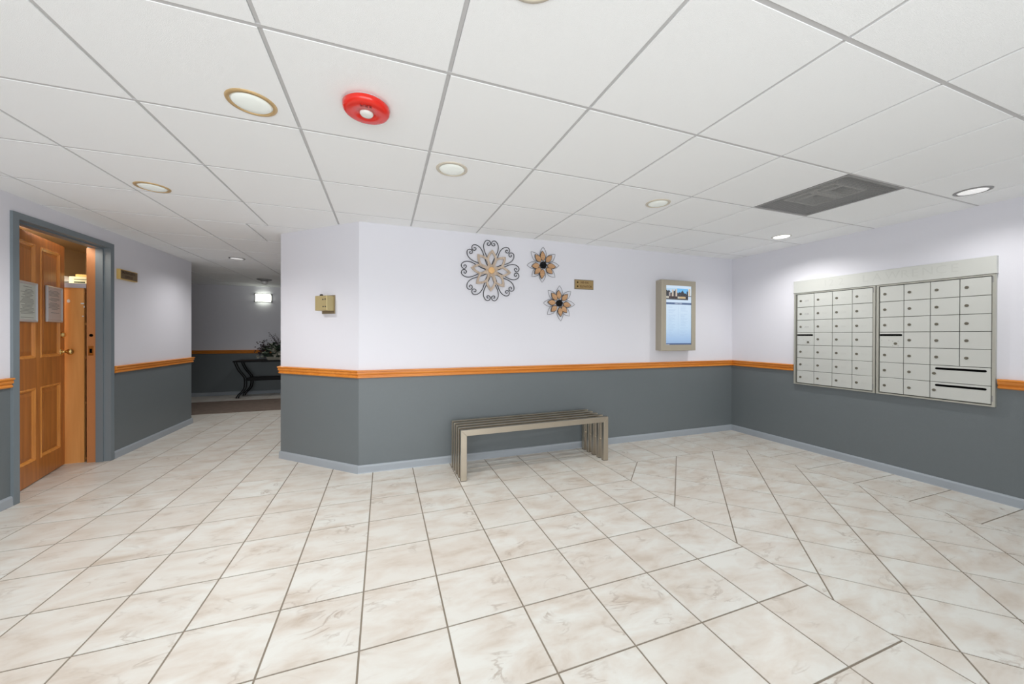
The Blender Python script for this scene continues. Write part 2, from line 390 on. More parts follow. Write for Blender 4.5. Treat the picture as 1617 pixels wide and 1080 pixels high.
# ------------------------------------------------------------------ ceiling
ce = MB()
for r in LOBBY+CROSS:
    if r is LOBBY[0]:   # leave the opening over the return-air grille
        for q in (rect(XL, -2.2, 2.672, YB), rect(3.282, -2.2, XR, YB), rect(2.672, -2.2, 3.282, 1.359), rect(2.672, 1.969, 3.282, YB)):
            ce.prism(q, CEIL+0.012, CEIL+0.07)
    else: ce.prism(r, CEIL+0.012, CEIL+0.07)
ceiling = ce.build('ceiling', M['tbar'], origin=(0, 0, CEIL), kind='structure')
cxs = [0.2324+0.61*i for i in range(-9, 8)]
rows = [-2.3, -1.691, -1.081, -0.471, 0.139, 0.749, 1.359, 1.969, 2.58, 3.195, 3.81, 4.44, 5.08, 5.70, 6.32, 6.93, 7.54, 8.15, 8.76]
TG = 0.0075
fullc = {}
for j in range(len(rows)-1):
    xs = list(cxs)
    if abs(rows[j]-3.81) < .01: xs = [(-1.155 if abs(x+0.9876) < .01 else x) for x in xs]
    elif rows[j] > 3.9: xs = [x for x in xs if abs(x+0.9876) > .01]
    for i in range(len(xs)-1):
        if abs(xs[i]-2.672) < .01 and abs(rows[j]-1.359) < .01: continue
        x0, x1, y0, y1 = xs[i], xs[i+1], rows[j], rows[j+1]
        sq = rect(x0+TG, y0+TG, x1-TG, y1-TG)
        ps = [clip(sq, r) for r in LOBBY+CROSS]; ps = [p for p in ps if len(p) > 2 and parea(p) > 5e-4]
        if not ps: continue
        c = ((x0+x1)/2, (y0+y1)/2, CEIL)
        a = sum(parea(p) for p in ps); key = None
        if abs(a-(x1-x0-2*TG)*(y1-y0-2*TG)) < 1e-5: key = (round(x1-x0, 3), round(y1-y0, 3))
        if key not in fullc or key is None:
            mb = MB()
            for p in ps:
                if key: # bevelled edge
                    cc = 0.0012; n = len(p); inner = [(px+(cc if px < c[0] else -cc), py+(cc if py < c[1] else -cc)) for px, py in p]
                    V = [(a_, b_, CEIL+0.012) for a_, b_ in p]+[(a_, b_, CEIL+0.0012) for a_, b_ in p]+[(a_, b_, CEIL) for a_, b_ in inner]
                    mb.poly(V, [(0, 1, 2, 3), (8, 11, 10, 9)]+[(k, (k+1) % 4, 4+(k+1) % 4, 4+k) for k in range(4)]+[(4+k, 4+(k+1) % 4, 8+(k+1) % 4, 8+k) for k in range(4)])
                else: mb.prism(p, CEIL, CEIL+0.012)
            o = mb.build('ceiling_tile', M['ceil_tile'], ceiling, origin=c)
            if key: fullc[key] = o.data
        else: link('ceiling_tile', fullc[key], c, ceiling)
# grid bars: inverted tees lying between the tiles, one object each
for x in cxs:
    for y0, y1 in ((-2.2, 8.66),):
        for r in LOBBY+CROSS:
            if len(r) != 4: continue
            xa = min(p[0] for p in r); xb = max(p[0] for p in r)
            p = clip(rect(x-0.0065, y0, x+0.0065, y1), r)
            if abs(x+0.9876) < .01: p = clip(p, rect(-9, -9, 9, 3.81)) if p else p
            if len(p) > 2 and parea(p) > 1e-4: MB().prism(p, CEIL+0.005, CEIL+0.012).build('grid_bar', M['tbar'], ceiling)
for y in rows[1:]:
    for r in LOBBY+CROSS:
        p = clip(rect(-5, y-0.0072, 5, y+0.0072), r)
        if len(p) > 2 and parea(p) > 1e-4: MB().prism(p, CEIL+0.0018, CEIL+0.012).build('grid_bar', M['tbar'], ceiling)

# ------------------------------------------------------------------ walls
RZ = 0.868
def wall(name, a, b, th=0.12, z0=0.0, z1=CEIL+0.06, mats=None, holes=(), out=None):
    """upright slab; a->b has the room on its right; thickness to the left"""
    a, b = Vector(a), Vector(b); d = (b-a).normalized(); L = (b-a).length; n = Vector((-d.y, d.x))
    fn = lambda u, v, w: (a.x+d.x*u+n.x*w, a.y+d.y*u+n.y*w, v)
    mb = MB(fn)
    cuts = [0, L]
    for h in holes: cuts += [h[0], h[1]]
    cuts = sorted(set(cuts))
    for q in range(len(cuts)-1):
        u0, u1 = cuts[q], cuts[q+1]; um = (u0+u1)/2; bot = z0
        for h in holes:
            if h[0] < um < h[1]: bot = h[2]
        if bot < RZ:
            mb.cur = 1; mb.box((u0, bot, 0), (u1, RZ, th)); bot = RZ
        mb.cur = 0; mb.box((u0, bot, 0), (u1, z1, th))
    return mb.build(name, mats or [M['wall_upper'], M['wall_lower']], kind='structure')
wall('wall_back', (CA.x, YB), (XR, YB))
wall('wall_right', (XR, YB+0.12), (XR, -2.2))
wall('wall_left', (XL, -2.2), (XL, 6.08), 0.15, holes=[(5.785, 6.735, 2.045)])
wall('wall_column', (CB.x, CB.y), (CA.x, CA.y), 0.1)
wall('wall_corridor', (CB.x, 6.08), (CB.x, CB.y), 0.1)
wall('wall_far', (-4.6, 8.66), (0.6, 8.66))
wall('wall_far_left', (XL-0.15, 6.08-0.0), (-4.6, 6.08), 0.1)
wall('wall_far_right', (0.6, 6.08), (CB.x+0.1, 6.08), 0.1)
wall('wall_hall_left_end', (-4.6, 6.08), (-4.6, 8.66), 0.1)
wall('wall_hall_right_end', (0.6, 8.66), (0.6, 6.08), 0.1)
for nm, a, b in (('wall_office_left', (-3.44, 3.3), (-3.44, 5.9)), ('wall_office_back', (-3.44, 5.9), (-2.62, 5.9)), ('wall_office_front', (-2.62, 3.3), (-3.44, 3.3))):
    wall(nm, a, b, 0.08, mats=[M['wall_beige'], M['wall_beige']], z1=2.4)
MB().box((-3.44, 3.3, CEIL), (-2.62, 5.9, CEIL+0.06)).build('ceiling_office', M['wall_beige'], kind='structure')

# ------------------------------------------------------------------ chair rail and baseboard
RAIL = [(0, .832), (.012, .832), (.019, .838), (.019, .846), (.013, .852), (.013, .858), (.021, .864), (.024, .872), (.021, .880), (.021, .886), (.030, .891), (.030, .898), (.022, .902), (0, .902)]
BASE = [(0, 0), (.016, 0), (.014, .008), (.013, .056), (.008, .067), (0, .070)]
def sweep(prof, pts, names, mat):
    P = [Vector(p) for p in pts]; n = len(P); offs = []
    for i in range(n):
        ds = []
        if i > 0: ds.append((P[i]-P[i-1]).normalized())
        if i < n-1: ds.append((P[i+1]-P[i]).normalized())
        ns = [Vector((d.y, -d.x)) for d in ds]
        if len(ns) == 1: offs.append(ns[0])
        else:
            m = (ns[0]+ns[1]); m = m/m.dot(ns[0]); offs.append(m)
    for i in range(n-1):
        if names[i] is None: continue
        k = len(prof)
        V = [(P[i].x+offs[i].x*w, P[i].y+offs[i].y*w, z) for w, z in prof]+[(P[i+1].x+offs[i+1].x*w, P[i+1].y+offs[i+1].y*w, z) for w, z in prof]
        mb = MB(); mb.poly(V, [tuple(range(k)), tuple(range(k, 2*k))[::-1]]+[(a, (a+1) % k, k+(a+1) % k, k+a) for a in range(k)])
        d = P[i+1]-P[i]; mt = mat
        if mat is M['rail'] and abs(d.y) > abs(d.x): mt = M['rail_y']
        mb.build(names[i], mt, kind='structure')
sweep(RAIL, [(CB.x, 6.06), CB, CA, (XR, YB), (XR, 2.642)], ['trim_1', 'trim_2', 'trim_3', 'trim_4'], M['rail'])
sweep(RAIL, [(XR, 1.258), (XR, -2.2)], ['trim_5'], M['rail'])
sweep(RAIL, [(XL, -2.2), (XL, 3.553)], ['trim_6'], M['rail'])
sweep(RAIL, [(XL, 4.585), (XL, 6.08), (-4.58, 6.08)], ['trim_7', 'trim_8'], M['rail'])
sweep(RAIL, [(-4.58, 8.66), (0.58, 8.66)], ['trim_9'], M['rail'])
sweep(BASE, [(CB.x, 6.06), CB, CA, (XR, YB), (XR, -2.2)], ['baseboard_corridor', 'baseboard_column', 'baseboard_back', 'baseboard_right'], M['base'])
sweep(BASE, [(XL, -2.2), (XL, 3.565)], ['baseboard_left'], M['base'])
sweep(BASE, [(XL, 4.575), (XL, 6.08), (-4.58, 6.08)], ['baseboard_hall_left', 'baseboard_far_left'], M['base'])
sweep(BASE, [(-4.58, 8.66), (0.58, 8.66)], ['baseboard_far'], M['base'])

# ------------------------------------------------------------------ office doorway
mb = MB()
Ya, Yb, Zt = 3.605, 4.517, 2.032
# face casing, jamb and raised stop on both sides and over the head
for (y0, y1, s) in ((Ya-0.047, Ya, 1), (Yb, Yb+0.047, -1)):
    mb.box((XL-0.02, y0, 0.0), (XL+0.016, y1, Zt+0.047))
mb.box((XL-0.02, Ya, Zt), (XL+0.016, Yb, Zt+0.047))
for y0, y1, ys0, ys1 in ((Ya-0.02, Ya, Ya, Ya+0.013), (Yb, Yb+0.018, Yb-0.013, Yb)):
    mb.box((-2.62, y0, 0), (XL-0.02, y1, Zt+0.01)); mb.box((-2.558, ys0, 0), (-2.505, ys1, Zt-0.013))
mb.box((-2.62, Ya, Zt), (XL-0.02, Yb, Zt+0.013)); mb.box((-2.558, Ya, Zt-0.013), (-2.505, Yb, Zt))
frame = mb.build('trim_10', M['frame_grey'], kind='structure')
MB().box((-2.625, Yb-0.004, 0), (-2.560, Yb, 2.02)).build('wood_jamb', M['jamb_wood'], frame, 'brown wooden jamb facing')
sp = MB().box((-2.612, Yb-0.0065, 1.01), (-2.575, Yb-0.004, 1.10)).build('strike_plate', M['brass'], frame, 'brass strike plate')
MB().box((-2.603, Yb-0.0072, 1.035), (-2.585, Yb-0.0066, 1.075)).build('latch_hole', M['black'], sp)
fJ = lambda u, v, w: (u, Yb-0.004-w, v)
MB(fJ).lathe((-2.592, 1.20), [(0.014, 0), (0.014, 0.003)], 16).build('bolt_hole', M['black'], frame)

# door leaf, hinged on the near jamb and swung into the office
D0 = Vector((-2.563, 3.62)); D1 = Vector((-2.777, 4.508)); du = (D1-D0).normalized(); dn = Vector((du.y, -du.x))   # dn towards the lobby
fD = lambda u, v, w: (D0.x+du.x*u+dn.x*w, D0.y+du.y*u+dn.y*w, v)
UL, UR, ZB, ZTp = 0.03, 0.921, 0.01, 2.018
COLS = [(0.115, 0.446), (0.519, 0.842)]; ROWS = [(0.180, 0.772), (1.012, 1.938)]
mb = MB(fD)
for a, b in ((UL, COLS[0][0]), (COLS[0][1], COLS[1][0]), (COLS[1][1], UR)): mb.box((a, ZB, -0.044), (b, ZTp, 0))
for a, b in COLS:
    for z0, z1 in ((ZB, ROWS[0][0]), (ROWS[0][1], ROWS[1][0]), (ROWS[1][1], ZTp)): mb.box((a, z0, -0.044), (b, z1, 0))
door = mb.build('door_1', M['door_wood'], origin=fD(UL, 0, 0), kind='structure')
for a, b in COLS:
    for z0, z1 in ROWS:
        pm = MB(fD)
        # field raised in the middle, bevel falling to a sunk margin
        def R4(i, w): return [(a+i, z0+i, w), (b-i, z0+i, w), (b-i, z1-i, w), (a+i, z1-i, w)]
        V = R4(0, -0.03)+R4(0, -0.012)+R4(0.028, -0.012)+R4(0.058, -0.003)
        pm.poly(V, [(0, 3, 2, 1)]+[(k*4+i, k*4+(i+1) % 4, k*4+4+(i+1) % 4, k*4+4+i) for k in range(3) for i in range(4)]+[(12, 13, 14, 15)])
        panel = pm.build('raised_panel', M['door_wood'], door)
        md = MB(fD)
        prof = [(0.0, 0.0), (0.004, 0.004), (0.011, 0.004), (0.018, -0.004), (0.026, -0.012)]
        V = []
        for i, w in prof: V += R4(i, w)
        md.poly(V, [(k*4+i, k*4+(i+1) % 4, k*4+4+(i+1) % 4, k*4+4+i) for k in range(4) for i in range(4)])
        md.build('moulding', M['door_mould_highlight'], panel, recalc=False)
kn = MB(fD); kn.smooth = True
kn.lathe((0.858, 1.05), [(0.032, 0.0), (0.032, 0.004), (0.026, 0.010), (0.012, 0.014), (0.011, 0.032), (0.018, 0.038), (0.027, 0.047), (0.030, 0.058), (0.026, 0.069), (0.014, 0.076), (0.002, 0.078)], 24)
kn.build('door_knob', M['brass'], door, 'brass door knob')
kn = MB(fD); kn.lathe((0.862, 1.205), [(0.028, 0.0), (0.027, 0.012), (0.020, 0.022), (0.018, 0.024)], 20)
kn.build('deadbolt', M['brass'], door, 'brass deadbolt cylinder')
MB(fD).lathe((0.47, 1.538), [(0.006, 0.0), (0.006, 0.001)], 12).build('screw_hole', M['black'], door)
for z in (0.25, 1.05, 1.8):
    h = MB(fD); h.lathe((0, 0), [(0.008, z-0.05), (0.008, z+0.05)], 10)
    h2 = MB(); h2.v = [(D0.x-0.004+x, D0.y-0.003+y, w) for x, y, w in h.v]; h2.f = h.f; h2.m = h.m; h2.sm = h.sm
    h2.build('hinge', M['brass'], door)

def notice(u0, u1, z0, z1, pap, label, lines, rnd):
    t = empty('notice_frame', fD((u0+u1)/2, z0, 0), label, 'notice', 'framed notices on the office door')
    b = 0.020; o_ = [(u0, z0), (u1, z0), (u1, z1), (u0, z1)]; i_ = [(u0+b, z0+b), (u1-b, z0+b), (u1-b, z1-b), (u0+b, z1-b)]
    m = MB(fD); V = [(x, y, 0.001) for x, y in o_]+[(x, y, 0.010) for x, y in o_]
    e = [(u0+.008, z0+.008), (u1-.008, z0+.008), (u1-.008, z1-.008), (u0+.008, z1-.008)]
    V += [(x, y, 0.014) for x, y in e]+[(x, y, 0.006) for x, y in i_]
    m.poly(V, [(k*4+i, k*4+(i+1) % 4, k*4+4+(i+1) % 4, k*4+4+i) for k in range(3) for i in range(4)]+[(0, 3, 2, 1)])
    m.build('snap_frame', M['silver'], t)
    pg = MB(fD).box((u0+b-.002, z0+b-.002, 0.003), (u1-b+.002, z1-b+.002, 0.0055)).build('sheet', pap, t)
    m = MB(fD); z = z1-b-0.02; rr = random.Random(rnd)
    uc = (u0+u1)/2; hw = (u1-u0)/2-b-0.015
    while z > z0+b+lines:
        w = hw*rr.uniform(0.45, 1.0); off = (hw-w)*rr.uniform(-1, 1)*0.6
        if rr.random() > 0.12: m.box((uc-w+off, z-0.0022, 0.0055), (uc+w+off, z+0.0022, 0.0058))
        z -= 0.0105
    m.build('printed_lines', M['print'], pg, kind='stuff')
    return t
notice(0.186, 0.453, 1.306, 1.622, M['paper'], 'silver framed white notice on the left door panel, next to the grey door casing', 0.012, 3)
notice(0.594, 0.861, 1.316, 1.626, M['paper_pink'], 'silver framed pinkish notice above the brass knob on the open oak door', 0.055, 9)

# office cabinet behind the door
cab = empty('wooden_cabinet', (-2.95, 4.75, 0), 'tall orange maple cabinet side seen between open door and jamb', 'cabinet')
MB().box((-3.30, 4.545, 0.0), (-2.662, 4.565, 1.645)).box((-3.30, 4.565, 0.0), (-3.28, 5.0, 1.645)).box((-3.28, 4.98, 0), (-2.668, 5.0, 1.645)).build('carcass', M['cabinet'], cab)
for z in (0.02, 0.55, 0.98, 1.3): MB().box((-3.28, 4.565, z), (-2.66, 4.98, z+0.02)).build('shelf', M['cabinet'], cab)
MB().box((-3.32, 4.535, 1.645), (-2.640, 5.02, 1.688)).build('cabinet_top', M['top_white'], cab, 'pale grey cabinet top')
st = MB(lambda u, v, w: (u, 4.545-w, v)); st.lathe((-2.769, 1.520), [(0.011, 0), (0.011, 0.0008)], 16); st.v = [(u, 1.52+(v-1.52)*1.5, w) for u, v, w in st.v]
st.build('sticker', M['white_plastic'], cab, 'small white oval sticker')
for u, z, du_, dz in ((-2.672, 1.50, 0.012, 0.006), (-2.660, 1.47, 0.004, 0.008), (-2.668, 1.38, 0.006, 0.004)):
    MB(lambda u, v, w: (u, 4.545-w, v)).box((u-du_, z-dz, 0), (u+du_, z+dz, 0.0006)).build('tape_scrap', M['white_plastic'], cab)
# papers and a carton on its top
pp = empty('loose_papers', (-2.93, 4.72, 1.688), 'curled white papers lying on top of the maple cabinet', 'papers')
for k in range(6):
    x = -3.00+0.022*k; m = MB(); n = 6
    top = []
    for q in range(n+1):
        s_ = q/n; top.append((x+0.03*k*0.2-0.11*s_+0.10*s_*s_*0.4, 0.006+0.005*k*(1-s_)+0.085*s_*(0.6+0.08*k)))
    m.poly([(a, 4.62, 1.688+b) for a, b in top]+[(a, 4.84, 1.688+b) for a, b in top]+[(a, 4.62, 1.686+b+0.003) for a, b in top]+[(a, 4.84, 1.686+b+0.003) for a, b in top],
           [(i, i+1, n+2+i, n+1+i) for i in range(n)])
    m.build('sheet', M['white_plastic'], pp)
cb = empty('paper_carton', (-2.75, 4.75, 1.688), 'cream carton with green print on top of the maple cabinet', 'box')
MB().box((-2.835, 4.66, 1.688), (-2.660, 4.86, 1.765)).build('carton', M['box_cream'], cb)
MB().box((-2.80, 4.6595, 1.705), (-2.72, 4.66, 1.718)).box((-2.80, 4.6595, 1.735), (-2.70, 4.66, 1.741)).build('printed_label', M['leaf'], cb)
MB().box((-2.80, 4.68, 1.765), (-2.68, 4.82, 1.790)).build('lid', M['plaque_gold'], cb, 'tan carton lid')
bk = bpy.data.lights.new('office_fill', 'AREA'); bk.size = 0.7; bk.energy = OFFICE_W; bk.color = (1, 0.93, 0.82)  # warm fill light added inside the office, no fixture seen
hl = bpy.data.lights.new('hall_fill', 'SPOT'); hl.spot_size = math.radians(150); hl.spot_blend = 1; hl.shadow_soft_size = 0; hl.energy = 45; hl.color = (1, .98, .96)
ho = bpy.data.objects.new('hall_fill', hl); COL.objects.link(ho); ho.location = (-1.3, 7.0, CEIL-0.014)   # unseen fill added round the corner to brighten the far hall
bo = bpy.data.objects.new('office_fill', bk); COL.objects.link(bo); bo.location = (-3.05, 4.0, CEIL-0.02)

# ------------------------------------------------------------------ wall signs
def plaque(fn, u0, u1, z0, z1, th, label, face, edge, lines, tmat, flip=1, diamonds=False, size=0.028):
    t = empty('sign_plaque', fn((u0+u1)/2, z0, 0), label, 'sign')
    b = 0.008
    m = MB(fn); m.bbox((u0, z0, 0), (u1, z1, th), 0.003); m.build('backplate', edge, t)
    m = MB(fn); m.bbox((u0+b, z0+b, th), (u1-b, z1-b, th+0.002), 0.001); f_ = m.build('face_plate', face, t)
    h = (z1-z0)/(len(lines)+1)
    for k, (s_, x) in enumerate(lines):
        zc = z1-(k+1)*h+ (0.004 if k == 0 else -0.004)
        text('lettering', s_, size, tmat, lambda a, c, w: fn(x+flip*a, zc+c, th+0.002+w), f_, align='LEFT', bold=0.0007)
        if diamonds:
            m = MB(fn); m.prism([(u0+0.036+dx, zc+dy) for dx, dy in ((-.009, 0), (0, -.011), (.009, 0), (0, .011))], th+0.002, th+0.0035); m.build('diamond_bullet', M['black'], f_)
    return t
plaque(fB, 1.926, 2.162, 1.710, 1.815, 0.006, 'bronze sign reading ELEVATOR between wall flowers and screen', M['plaque'], M['plaque_edge'],
       [('100-106', 1.994), ('ELEVATOR', 1.990)], M['plaque_text'], 1, True, 0.031)
plaque(fLw, 4.624, 4.891, 1.757, 1.857, 0.028, "bronze MANAGER'S OFFICE sign on left wall beside the doorway", M['plaque_dark'], M['plaque_gold'],
       [("MANAGER'S", 4.650), ('OFFICE', 4.690)], M['plaque_dk_text'], 1, False, 0.036)

# ------------------------------------------------------------------ key box on the column
kb = empty('key_box', fC(0.36, 1.40, 0), 'small gold metal key box with black lock on column face', 'key box')
MB(fC).bbox((0.28, 1.402, 0), (0.444, 1.570, 0.006), 0.002).build('mounting_plate', M['keyplate'], kb)
mb = MB(fC); mb.bbox((0.292, 1.428, 0.006), (0.440, 1.560, 0.080), 0.003); bx = mb.build('housing', M['keybox'], kb)
for u, z in ((0.312, 1.528), (0.340, 1.526), (0.310, 1.462), (0.337, 1.462)):
    MB(fC).lathe((u, z), [(0.0072, 0.0795), (0.0072, 0.0806)], 12).build('rivet_hole', M['lock_dark'], bx)
m = MB(lambda u, v, w: fC(0.392+u, 1.560+w, 0.052+v)); m.lathe((0, 0), [(0.014, 0), (0.014, 0.010), (0.010, 0.016), (0.003, 0.017)], 16); m.build('lock_barrel', M['iron'], kb, 'black lock barrel')

# ------------------------------------------------------------------ bench
bench = empty('steel_bench', (1.327, 3.10, 0), 'brushed metal bench of five parallel square loops against the grey wall', 'bench')
Bang = math.atan2(0.040, 1.455); bo_ = Vector((0.602, 2.912)); bx_ = Vector((math.cos(Bang), math.sin(Bang))); by_ = Vector((-math.sin(Bang), math.cos(Bang)))
fBe = lambda u, v, w: (bo_.x+bx_.x*u+by_.x*w, bo_.y+bx_.y*u+by_.y*w, v)
BL, BH, BT, BWd, BP = 1.455, 0.424, 0.050, 0.040, 0.0875
slat0 = None
for k in range(5):
    w0 = k*BP
    c = 0.0015
    for nm, poly in (('seat_bar', [(0, BH), (BL, BH), (BL-BT, BH-BT), (BT, BH-BT)]), ('leg', [(0, 0.004), (0, BH), (BT, BH-BT), (BT, 0.004)]), ('leg', [(BL, BH), (BL, 0.004), (BL-BT, 0.004), (BL-BT, BH-BT)])):
        m = MB(fBe); m.prism(poly, w0, w0+BWd); ob = m.build(nm, M['steel'], bench)
        bv = ob.modifiers.new('bevel', 'BEVEL'); bv.width = 0.0018; bv.segments = 2; bv.limit_method = 'ANGLE'
    for u in (0, BL-BT): MB(fBe).box((u+.002, 0, w0+.002), (u+BT-.002, 0.004, w0+BWd-.002)).build('foot_pad', M['steel_dark'], bench)
for k in range(4):
    for u, z in ((BT/2, 0.19), (BL-BT/2, 0.19), (0.35, BH-BT/2), (BL-0.35, BH-BT/2), (BL/2, BH-BT/2)):
        m = MB(fBe); m.tube([(u, z, k*BP+BWd-.001), (u, z, (k+1)*BP+.001)], 0.006, 8); m.build('spacer_rod', M['steel'], bench)

# ------------------------------------------------------------------ wall flowers
def rot2(u, v, a): return (u*math.cos(a)-v*math.sin(a), u*math.sin(a)+v*math.cos(a))
def spline(P, n=5):
    out = []
    for i in range(len(P)-1):
        p0 = P[max(i-1, 0)]; p1 = P[i]; p2 = P[i+1]; p3 = P[min(i+2, len(P)-1)]
        for k in range(n):
            t = k/n
            out.append(tuple(0.5*((2*b)+(-a+c)*t+(2*a-5*b+4*c-d)*t*t+(-a+3*b-3*c+d)*t**3) for a, b, c, d in zip(p0, p1, p2, p3)))
    out.append(P[-1]); return out
bf = empty('large_wall_flower', (0.992, YB, 1.845), 'largest wall flower, black scrolled wire loops behind pale wooden outline petals', 'wall decoration')
HALF = [(0.030, 0.003), (0.09, 0.020), (0.15, 0.050), (0.195, 0.070), (0.240, 0.076), (0.275, 0.064), (0.294, 0.042), (0.290, 0.018), (0.272, 0.006), (0.254, 0.010), (0.245, 0.026), (0.253, 0.040), (0.268, 0.036), (0.268, 0.024)]
for k in range(8):
    a = PI/2+k*PI/4
    for s_ in (1, -1):
        pts = [(0.992+rot2(r, s_*w, a)[0], 1.845+rot2(r, s_*w, a)[1], 0.010+(0.004 if s_ > 0 else 0)) for r, w in spline(HALF, 4)]
        m = MB(fB); m.smooth = True; m.tube(pts, 0.0036, 6); m.build('wire_scroll', M['iron'], bf)
for k in range(8):
    a = PI/2+k*PI/4+0.03*math.sin(k*2.1)-0.05; L = 0.205
    def leafo(r0, r1, h, off):
        n = 9; up_ = [(r0+(r1-r0)*i/n, h*math.sin(PI*(i/n)**0.9)**0.85 if 0 < i < n else 0) for i in range(n+1)]
        o = up_+[(x, -y) for x, y in up_[-2:0:-1]]
        return [(0.992+rot2(x, y, a)[0], 1.845+rot2(x, y, a)[1]) for x, y in o]
    m = MB(fB); m.ring(leafo(0.02, L, 0.051, 0), leafo(0.055, L-0.034, 0.031, 0), 0.018+0.002*(k % 2), 0.028+0.002*(k % 2))
    ob = m.build('wooden_petal', M['weathered'], bf)
m = MB(fB); m.lathe((0.992, 1.845), [(0.029, 0.006), (0.032, 0.030), (0.030, 0.040), (0.018, 0.043), (0.002, 0.044)], 24); m.build('centre_disc', M['honey'], bf, 'honey coloured wooden centre disc')

def lens(c, r0, r1, h, a, n=7):
    up_ = [(r0+(r1-r0)*i/n, h*math.sin(PI*(i/n)**0.85)**0.9 if 0 < i < n else 0) for i in range(n+1)]
    o = up_+[(x, -y) for x, y in up_[-2:0:-1]]
    return [(c[0]+rot2(x, y, a)[0], c[1]+rot2(x, y, a)[1]) for x, y in o]
def small_flower(c, seed, label):
    t = empty('small_wall_flower', (c[0], YB, c[1]), label, 'wall decoration', 'small wall flowers of wire and wood')
    rr = random.Random(seed)
    for k in range(8):
        a = PI/2+k*PI/4+rr.uniform(-.09, .09); ln = 0.184+rr.uniform(-.006, .004)
        o = lens(c, 0.05, ln, 0.036, a, 8)
        m = MB(fB); m.smooth = True; m.tube([(u, v, 0.010+0.012*math.hypot(u-c[0], v-c[1])/0.18) for u, v in o], 0.0021, 5, True); m.build('wire_petal', M['wire_grey'], t)
        a2 = a+rr.uniform(-.1, .1); L = 0.143+rr.uniform(-.008, .006)
        o = lens(c, 0.040, L, 0.0305, a2, 8); i_ = lens(c, 0.045, L-0.007, 0.0255, a2, 8)
        m = MB(fB); m.prism(o, 0.017, 0.021); w = m.build('wooden_petal', M['wire'], t)
        m = MB(fB); m.prism(i_, 0.0211, 0.0235); m.build('petal_face', M['tanwood'], w, 'tan wood petal face')
    m = MB(fB); m.lathe(c, [(0.034, 0.004), (0.036, 0.020), (0.028, 0.026)], 16)
    for q in range(26):
        r = 0.036*math.sqrt((q+.5)/26); an = q*2.4; m.ball((c[0]+r*math.cos(an), c[1]+r*math.sin(an), 0.030-0.12*r), 0.0075, 6)
    m.build('centre_cluster', M['iron'], t, 'black beaded centre')
small_flower((1.552, 1.938), 5, 'upper small wire flower with tan petals right of the big one')
small_flower((1.738, 1.550), 11, 'lower small wire flower with tan petals, nearest the chair rail')

# ------------------------------------------------------------------ directory screen
ds = empty('directory_screen', (3.263, YB, 1.037), 'champagne metal wall case with lit blue directory screen near the corner', 'display screen')
u0, u1, z0, z1, b = 3.008, 3.518, 1.037, 1.860, 0
su0, su1, sz0, sz1 = 3.073, 3.456, 1.107, 1.799
m = MB(fB); m.box((u0+.004, z0+.003, 0), (u1-.004, z1-.003, 0.055)); m.build('rear_case', M['champagne'], ds)
m = MB(fB)
def Rr(a, c, w): return [(u0+a, z0+a, w), (u1-a, z0+a, w), (u1-a, z1-a, w), (u0+a, z1-a, w)]
ir = [(su0, sz0), (su1, sz0), (su1, sz1), (su0, sz1)]
V = Rr(0, 0, 0.058)+Rr(0, 0, 0.098)+Rr(0.003, 0, 0.101)+[(x, y, 0.101) for x, y in ir]+[(x, y, 0.090) for x, y in ir]
m.poly(V, [(k*4+i, k*4+(i+1) % 4, k*4+4+(i+1) % 4, k*4+4+i) for k in range(4) for i in range(4)]+[(0, 3, 2, 1)])
m.build('front_bezel', M['champagne'], ds)
def emis(name, c, s=1.0):
    mt, t, bs = new_mat(name); bs.inputs['Base Color'].default_value = (0, 0, 0, 1); bs.inputs['Roughness'].default_value = 0.3
    bs.inputs['Emission Color'].default_value = (*lin(c), 1); bs.inputs['Emission Strength'].default_value = s; return mt
sc_m = new_mat('screen_glow'); scm, t_, b_ = sc_m
tc = t_.nodes.new('ShaderNodeTexCoord'); sp_x = t_.nodes.new('ShaderNodeSeparateXYZ'); t_.links.new(tc.outputs['Generated'], sp_x.inputs[0])
rp = t_.nodes.new('ShaderNodeValToRGB'); e = rp.color_ramp.elements
e[0].position = 0.0; e[0].color = (*lin((150, 182, 220)), 1); e[1].position = 0.62; e[1].color = (*lin((212, 232, 252)), 1)
k = e.new(0.28); k.color = (*lin((196, 222, 247)), 1); k = e.new(0.10); k.color = (*lin((168, 198, 234)), 1)
t_.links.new(sp_x.outputs['Z'], rp.inputs['Fac']); t_.links.new(rp.outputs['Color'], b_.inputs['Emission Color'])
b_.inputs['Base Color'].default_value = (0, 0, 0, 1); b_.inputs['Emission Strength'].default_value = 0.98; b_.inputs['Roughness'].default_value = 0.15
scr = MB(fB).box((su0-.002, sz0-.002, 0.080), (su1+.002, sz1+.002, 0.090)).build('screen', scm, ds, 'lit pale blue screen')
sl = lambda nm, a, c, mt: MB(fB).box((a[0], a[1], 0.0900), (c[0], c[1], 0.0904)).build(nm, mt, scr)
sl('title_bar', (su0, 1.578), (su1, 1.602), emis('bar_blue', (92, 112, 148)))
text('lettering', 'DIRECTORY', 0.020, emis('bar_text', (214, 224, 238)), lambda a, c, w: fB(3.262+a, 1.590+c, 0.0905+w), scr)
sl('footer_bar', (su0, sz0), (su1, 1.124), emis('foot_blue', (72, 92, 132)))
sl('footer_mark', (su0+.006, 1.108), (su0+.06, 1.113), emis('foot_white', (226, 230, 238)))
m = MB(fB); rr = random.Random(4)
for cx_ in (3.115, 3.30):
    z = 1.555
    while z > 1.20:
        if rr.random() > .15: m.box((cx_, z-.0012, 0.0900), (cx_+rr.uniform(.05, .11), z+.0012, 0.0903))
        z -= 0.0125
m.box((3.262, 1.22, 0.09), (3.264, 1.56, 0.0903))
m.build('directory_lines', emis('line_blue', (172, 196, 226)), scr, kind='stuff')
